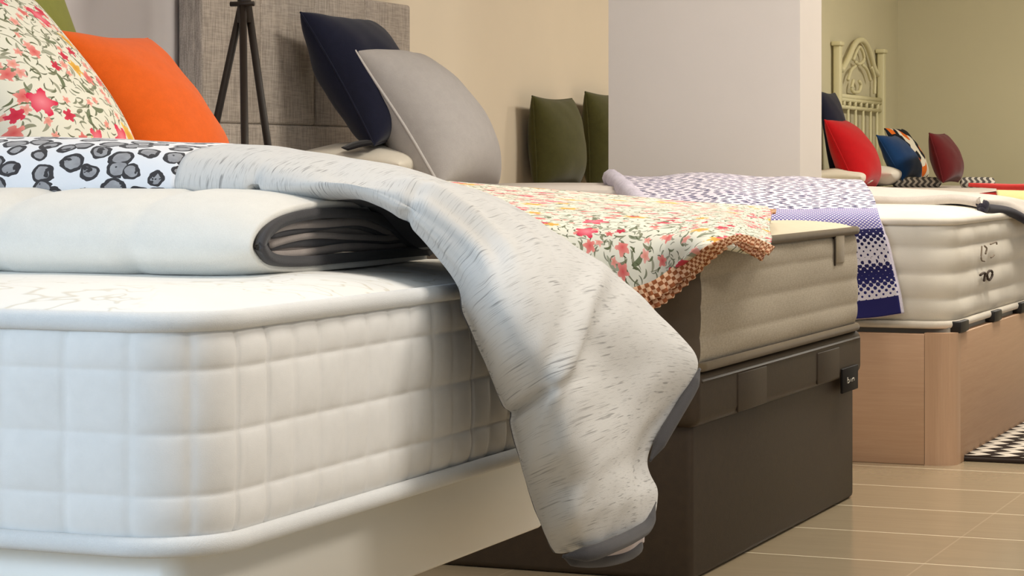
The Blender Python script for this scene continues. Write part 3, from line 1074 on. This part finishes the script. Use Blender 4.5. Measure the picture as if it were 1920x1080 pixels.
# white quilt on the far half of bed three
xq = [-3.35, -2.8, -2.2, -1.8, -1.55, -1.38, -1.28, -1.245, -1.23, -1.222]
ys_q = np.linspace(6.72, 7.42, 7)
rows_ = []
for i, x in enumerate(xq):
    r_ = []
    for j, y in enumerate(ys_q):
        f = j / 6
        z = .688 + .014 * (1 - (2 * f - 1) ** 6)
        z -= (0, 0, 0, .004, .010, .018, .028, .048, .070, .092)[i]
        yy = y - (.10 * max(0, i - 3) / 6 if f == 0 else 0)
        z -= (0, 0, 0, 0, .004, .018, .02, .012, .008, .005)[i] * f
        if i >= 5 and f < .34:
            x_ = x - .075 * (1 - f / .34) * (i - 4) / 5
            z += (0, 0, 0, .004, .010, .018, .028, .048, .070, .092)[i] * .6 * (1 - f / .34)
        else: x_ = x
        r_.append((x_, yy, z + .003 * math.sin(i * 3 + j)))
    rows_.append(r_)
Pq = patch(rows_, 120, 60)
a_, b_2 = np.meshgrid(np.linspace(0, 1, 120), np.linspace(0, 1, 60), indexing='ij')
Pq[..., 2] += .004 * wob(a_ * 3, b_2 * 2, 41)
qt = grid('quilt', Pq, M_quiltgrey, flip=False)
solid(qt, .026, -1 if normals(Pq)[..., 2].mean() > 0 else 1)
tag(qt, 'off-white quilt with a dark edge on the far side of the cream mattress', 'quilt')
edge = Pq[78:, 0]
tube('binding', edge[::2] - np.array([0, .004, .013]), .011, M_navytrim, qt)
tube('binding', Pq[-1][::2] - np.array([0, 0, .004]), .013, M_navytrim, qt)

# mandala bedspread
yh = 6.045
ctrl = []
cols = 6
data = [  # (px_left, py_left, px_right, py_right, y_world, mid lift px)
    (1210, 640, 1690, 588, yh - .012, 0), (1208, 580, 1681, 535, yh - .004, 0), (1206, 520, 1668, 480, yh, 0), (1204, 460, 1656, 432, yh + .003, 0),
    (1215, 398, 1646, 396, yh + .06, 0), (1205, 376, 1640, 377, yh + .3, -4), (1180, 352, 1630, 356, yh + .65, -5), (1158, 334, 1616, 341, yh + 1.0, -6), (1148, 328, 1600, 337, yh + 1.3, -5)]
for (a, b, c, d, y, lift) in data:
    r_ = []
    for k in range(cols):
        f = k / (cols - 1)
        px = a + (c - a) * f
        py = b + (d - b) * f + lift * math.sin(math.pi * f) + (3.5 * math.sin(k * 2.4) if y > yh + .2 else 0)
        r_.append(hity(px, py, y + (.012 * math.sin(k * 1.9) if y < yh + .03 else 0)))
    ctrl.append(r_)
Ps = patch(ctrl, 150, 120)
dl = np.linalg.norm(np.diff(Ps, axis=0), axis=2).mean(1); sl = np.concatenate([[0], np.cumsum(dl)])
dw = np.linalg.norm(np.diff(Ps, axis=1), axis=2).mean(0); sw = np.concatenate([[0], np.cumsum(dw)])
UVs = np.zeros((150, 120, 2)); UVs[:, :, 0] = sw[None, :]; UVs[:, :, 1] = sl[:, None]
a_, b_2 = np.meshgrid(np.linspace(0, 1, 150), np.linspace(0, 1, 120), indexing='ij')
Ps = Ps + np.array([0, -.5, 1]) * (.006 * wob(a_ * 4, b_2 * 3, 51))[..., None]
sp = grid('bedspread', Ps, [M_spread, M_lav], uv=UVs)
solid(sp, .022, -1 if normals(Ps)[75:, :, 2].mean() > 0 else 1).modifiers[0].material_offset_rim = 1
tag(sp, 'blue and white mandala bedspread laid across the cream mattress and hanging over its side', 'bedspread')
roll = tube('rolled_edge', [Ps[i, 0] + np.array([-.01, 0, -.008]) for i in range(72, 150, 6)], .026 + .004 * np.sin(np.arange(40) * .9), M_lav, sp, n=40)

# cushions of bed three
white = pillow('bed_pillow', 'plump white pillow lying flat under the navy and grey cushions', M_white,
               (-3.44, 6.50, .775), (-3.00, 6.48, .768), .68, .17, cat='pillow', wv=(0, 1, 0), seed=9, sag=0, back=.8, pinch=.03)
pillow('navy_cushion', 'navy blue cushion leaning on the grey headboard', M_navy,
       hity(562, 24, 6.52), hity(702, 272, 6.52), .46, .24, seed=10, pipe=.003, pinch=.10, wr=.008, sag=.05, back=1.0)
pillow('grey_cushion', 'light grey piped cushion in front of the navy one', M_greyfab,
       hity(667, 95, 6.58), hity(826, 349, 6.58), .45, .29, seed=12, pipe=.0045, pmat=M_greypipe, pinch=.03, sag=.25, back=.95)
nv = bpy.data.objects['navy_cushion']
tg = solid(grid('care_tag', patch([[hity(640, 277, 6.50), hity(665, 266, 6.52), hity(695, 262, 6.53)], [hity(652, 282, 6.47), hity(680, 274, 6.48), hity(700, 270, 6.50)]], 4, 12) - np.array(nv.location), M_black), .003, 0)
tg.parent = nv

# tripod lamp
lx, ly = hity(458, 300, N3[1] - .25)[:2]
lamp = empty('tripod_floor_lamp', (lx, ly, 0))
tag(lamp, 'dark metal tripod lamp standing between the beds before the headboard', 'lamp')
top_z = hity(458, 8, ly)[2]
for px, py, dy in ((404, 236, .05), (459, 275, -.16), (503, 278, .10)):
    q = hity(px, py, ly + dy * .8)
    t0 = np.array([lx + (px - 458) * .00018, ly + dy * .06, top_z])
    dirv = q - t0
    foot = t0 + dirv * (t0[2] / (t0[2] - q[2]))
    tube('leg', [t0 + (t0 - foot) * .03, foot], .0105, M_metal_dark, lamp, ns=12)
tube('hub', [(lx, ly, top_z - .05), (lx, ly, top_z + .07)], .019, M_metal_dark, lamp, ns=16)
tube('clamp_bolt', [(lx - .032, ly - .02, top_z), (lx + .036, ly - .01, top_z)], .007, M_metal_dark, lamp, ns=10)
tube('stem', [(lx, ly, top_z + .06), (lx, ly, top_z + .30)], .010, M_metal_dark, lamp)
a = np.linspace(0, 2 * math.pi, 48, endpoint=False)
sh = np.array([np.stack([lx + r_ * np.cos(a), ly + r_ * np.sin(a), np.full(48, z)], 1) for r_, z in ((.19, top_z + .16), (.14, top_z + .42))])
solid(grid('lamp_shade', sh, M_white, lamp, cv=True), .003)

# ------------------------------------------------------------------ bed four
B4y0, B4y1, B4x = 8.16, 9.56, -1.27
b4 = empty('upholstered_bed_base', (B4x - 1, (B4y0 + B4y1) / 2, 0))
tag(b4, 'pale upholstered base behind the oak one, mostly hidden by the column', 'bed base')
box('body', (B4x - 2.1, B4y0, 0), (B4x, B4y1, .33), M_quiltgrey, b4, bev=.01)
mattress('mattress', 'pale mattress with the two olive cushions at its head', B4x, B4y0, B4y1, 2.1, .345, .62, .07, puff2, .03, M_side3, M_quiltgrey, M_tape3, .01, rows=24, n_per=.03)
for lab, tp, bt, yw in (('dark olive cushion leaning on the beige wall, left of the pair', (997, 180), (1006, 352), 8.72),
                        ('dark olive cushion half hidden behind the column', (1098, 172), (1106, 352), 9.32)):
    tpw, btw = hity(*tp, yw), hity(*bt, yw)
    pillow('olive_cushion', lab, M_olive, tpw, btw, .44, .21, seed=int(yw * 10), pipe=.003, group='olive cushions on the wall', pinch=.06, sag=.2)
rc = empty('folded_cloth_stack', (-1.65, 8.7, .67))
for k, (z, x0) in enumerate(((.655, -1.68), (.672, -1.62), (.688, -1.72))):
    Pc = patch([[(x0 + .5 * f, 8.55, z + .004 * math.sin(f * 9 + k)) for f in np.linspace(0, 1, 6)], [(x0 + .5 * f, 8.95, z + .004 * math.cos(f * 7 + k)) for f in np.linspace(0, 1, 6)]], 6, 40)
    o = grid('folded_cloth', Pc, M_redcloth); solid(o, .014, 0)
    tag(o, ('red folded cloth at the bottom of the small pile at the right', 'red folded cloth in the middle of the small pile at the right', 'red folded cloth on top of the small pile at the right')[k], 'cloth', 'red folded cloths')
bpy.data.objects.remove(rc)
yl = patch([[hity(1868, 359, 8.5), hity(1940, 361, 8.5), hity(2010, 364, 8.5)], [hity(1870, 366, 8.2), hity(1940, 369, 8.2), hity(2010, 372, 8.2)], [hity(1874, 402, 8.12), hity(1940, 410, 8.12), hity(2010, 414, 8.12)]], 30, 30)
yb = grid('blanket', yl, M_yellow); solid(yb, .012, 0)
tag(yb, 'pale yellow blanket at the right edge behind the quilt', 'blanket')

# ------------------------------------------------------------------ bed six in the far corner
B6y0, B6y1, B6x = 12.62, 14.75, -1.3
b6 = empty('corner_bed_base', (B6x - 1, (B6y0 + B6y1) / 2, 0))
tag(b6, 'low pale bed base in the far corner under the red and blue cushions', 'bed base')
box('body', (B6x - 2.1, B6y0, 0), (B6x, B6y1, .32), M_quiltgrey, b6, bev=.01)
mattress('mattress', 'pale mattress in the far corner by the white metal headboard', B6x, B6y0, B6y1, 2.1, .335, .600, .07, puff2, .02, M_side3, M_quiltgrey, M_tape3, .01, rows=24, n_per=.03)
# cream metal headboard
mh = empty('metal_headboard', (XW + .04, 14.2, 0))
tag(mh, 'cream painted metal headboard with an arched top in the far corner', 'headboard')
hx = XW + .035
def hp(px, py): return hitx(px, py, hx)
yA, yB = hp(1571, 200)[1], hp(1653, 200)[1]
for pxa, pya in ((1571, 86), (1653, 100)):
    q = hp(pxa, pya)
    box('post', (hx - .02, q[1] - .028, 0), (hx + .02, q[1] + .028, q[2]), M_cream_metal, mh, bev=.004)
    box('post_cap', (hx - .03, q[1] - .045, q[2]), (hx + .03, q[1] + .045, q[2] + .025), M_cream_metal, mh, bev=.006)
tube('arch', [hp(1578, 132), hp(1584, 122), hp(1592, 106), hp(1600, 88), (hp(1608, 77)), hp(1618, 76), hp(1627, 88), hp(1634, 108), hp(1640, 130), hp(1646, 140)], .017, M_cream_metal, mh, n=60)
for pts in ([(1600, 112), (1606, 96), (1612, 88), (1618, 98), (1620, 112), (1611, 120), (1604, 116)], [(1600, 150), (1597, 165), (1600, 172), (1610, 172), (1614, 160), (1611, 152)],
            [(1590, 150), (1596, 132), (1604, 124)], [(1632, 150), (1626, 132), (1618, 122)], [(1634, 126), (1640, 146), (1640, 176)]):
    tube('scroll', [hp(*q) for q in pts], .010, M_cream_metal, mh, n=40)
for py, r_ in ((180, .015), (186, .012), (200, .012)):
    tube('cross_rail', [hp(1576, py), hp(1650, py + 8)], r_, M_cream_metal, mh)
for k in range(7):
    px = 1582 + k * 10.5
    tube('spindle', [hp(px, 187 + k * .8), hp(px, 200 + k * .8)], .012, M_cream_metal, mh)
for px in (1590, 1604, 1618, 1632, 1644):
    tube('bar', [hp(px, 202), hp(px, 345)], .009, M_cream_metal, mh)

pillow('bed_pillow', 'white pillow lying flat under the red cushion in the far corner', M_white, (-3.42, 13.16, .70), (-3.07, 13.14, .70), .62, .14, cat='pillow', wv=(0, 1, 0), seed=19, sag=0, n=24)
pillow('bed_pillow', 'white pillow corner peeking out below the red cushion beside the column', M_white, (-3.44, 12.64, .69), (-3.12, 12.64, .69), .42, .13, cat='pillow', wv=(0, 1, 0), seed=29, sag=0, n=24)
pillow('navy_cushion', 'dark navy cushion peeking out behind the red one beside the column', M_navy, hity(1532, 170, 12.98), hity(1560, 335, 12.98), .40, .16, seed=20, back=.3, n=24)
pillow('red_cushion', 'bright red cushion right of the column', M_red, hity(1546, 225, 12.72), hity(1604, 352, 12.72), .46, .25, seed=21, pipe=.004, n=28)
pillow('blue_cushion', 'deep blue cushion between the red and maroon ones', M_blue, hity(1643, 254, 13.42), hity(1692, 338, 13.42), .46, .18, seed=22, pipe=.004, n=28, pinch=.09)
pillow('patterned_cushion', 'black and white patterned cushion mostly behind the blue one', M_pattern, hity(1658, 240, 13.95), hity(1706, 338, 13.95), .46, .16, seed=23, n=28)
pillow('maroon_cushion', 'dark maroon cushion at the right of the far cushions', M_maroon, hity(1742, 250, 13.30), hity(1768, 342, 13.30), .42, .18, seed=24, pipe=.004, n=28)
for lab, a, b, y in (('grey striped roll lying before the blue cushion', (1672, 340), (1765, 341), 13.45), ('grey striped roll right of the maroon cushion', (1800, 337), (1866, 338), 13.45)):
    p1, p2 = hity(*a, y), hity(*b, y)
    p1[2] = p2[2] = .652
    ts = np.linspace(0, 1, 24)
    o = tube('rolled_towel', [p1 + (p2 - p1) * t for t in ts], .032 * np.minimum(1, np.sqrt(np.clip(1 - (2 * ts - 1) ** 10, .05, 1))), M_rolls, ns=16)
    tag(o, lab, 'towel', 'rolled towels')

# rug
q = hitz(1798, 864, 0)
rg = grid('rug', patch([[(q[0], q[1], .008), (q[0] + .9, q[1], .008)], [(q[0], q[1] + 1.7, .008), (q[0] + .9, q[1] + 1.7, .008)]], 30, 16), M_rug)
solid(rg, .007, -1)
tag(rg, 'dark and cream chevron rug at the foot of the oak bed base', 'rug')
tube('binding', [(q[0], q[1], .006), (q[0] + .9, q[1], .006)], .006, M_rug_edge, rg)
tube('binding', [(q[0], q[1], .006), (q[0], q[1] + 1.7, .006)], .006, M_rug_edge, rg)
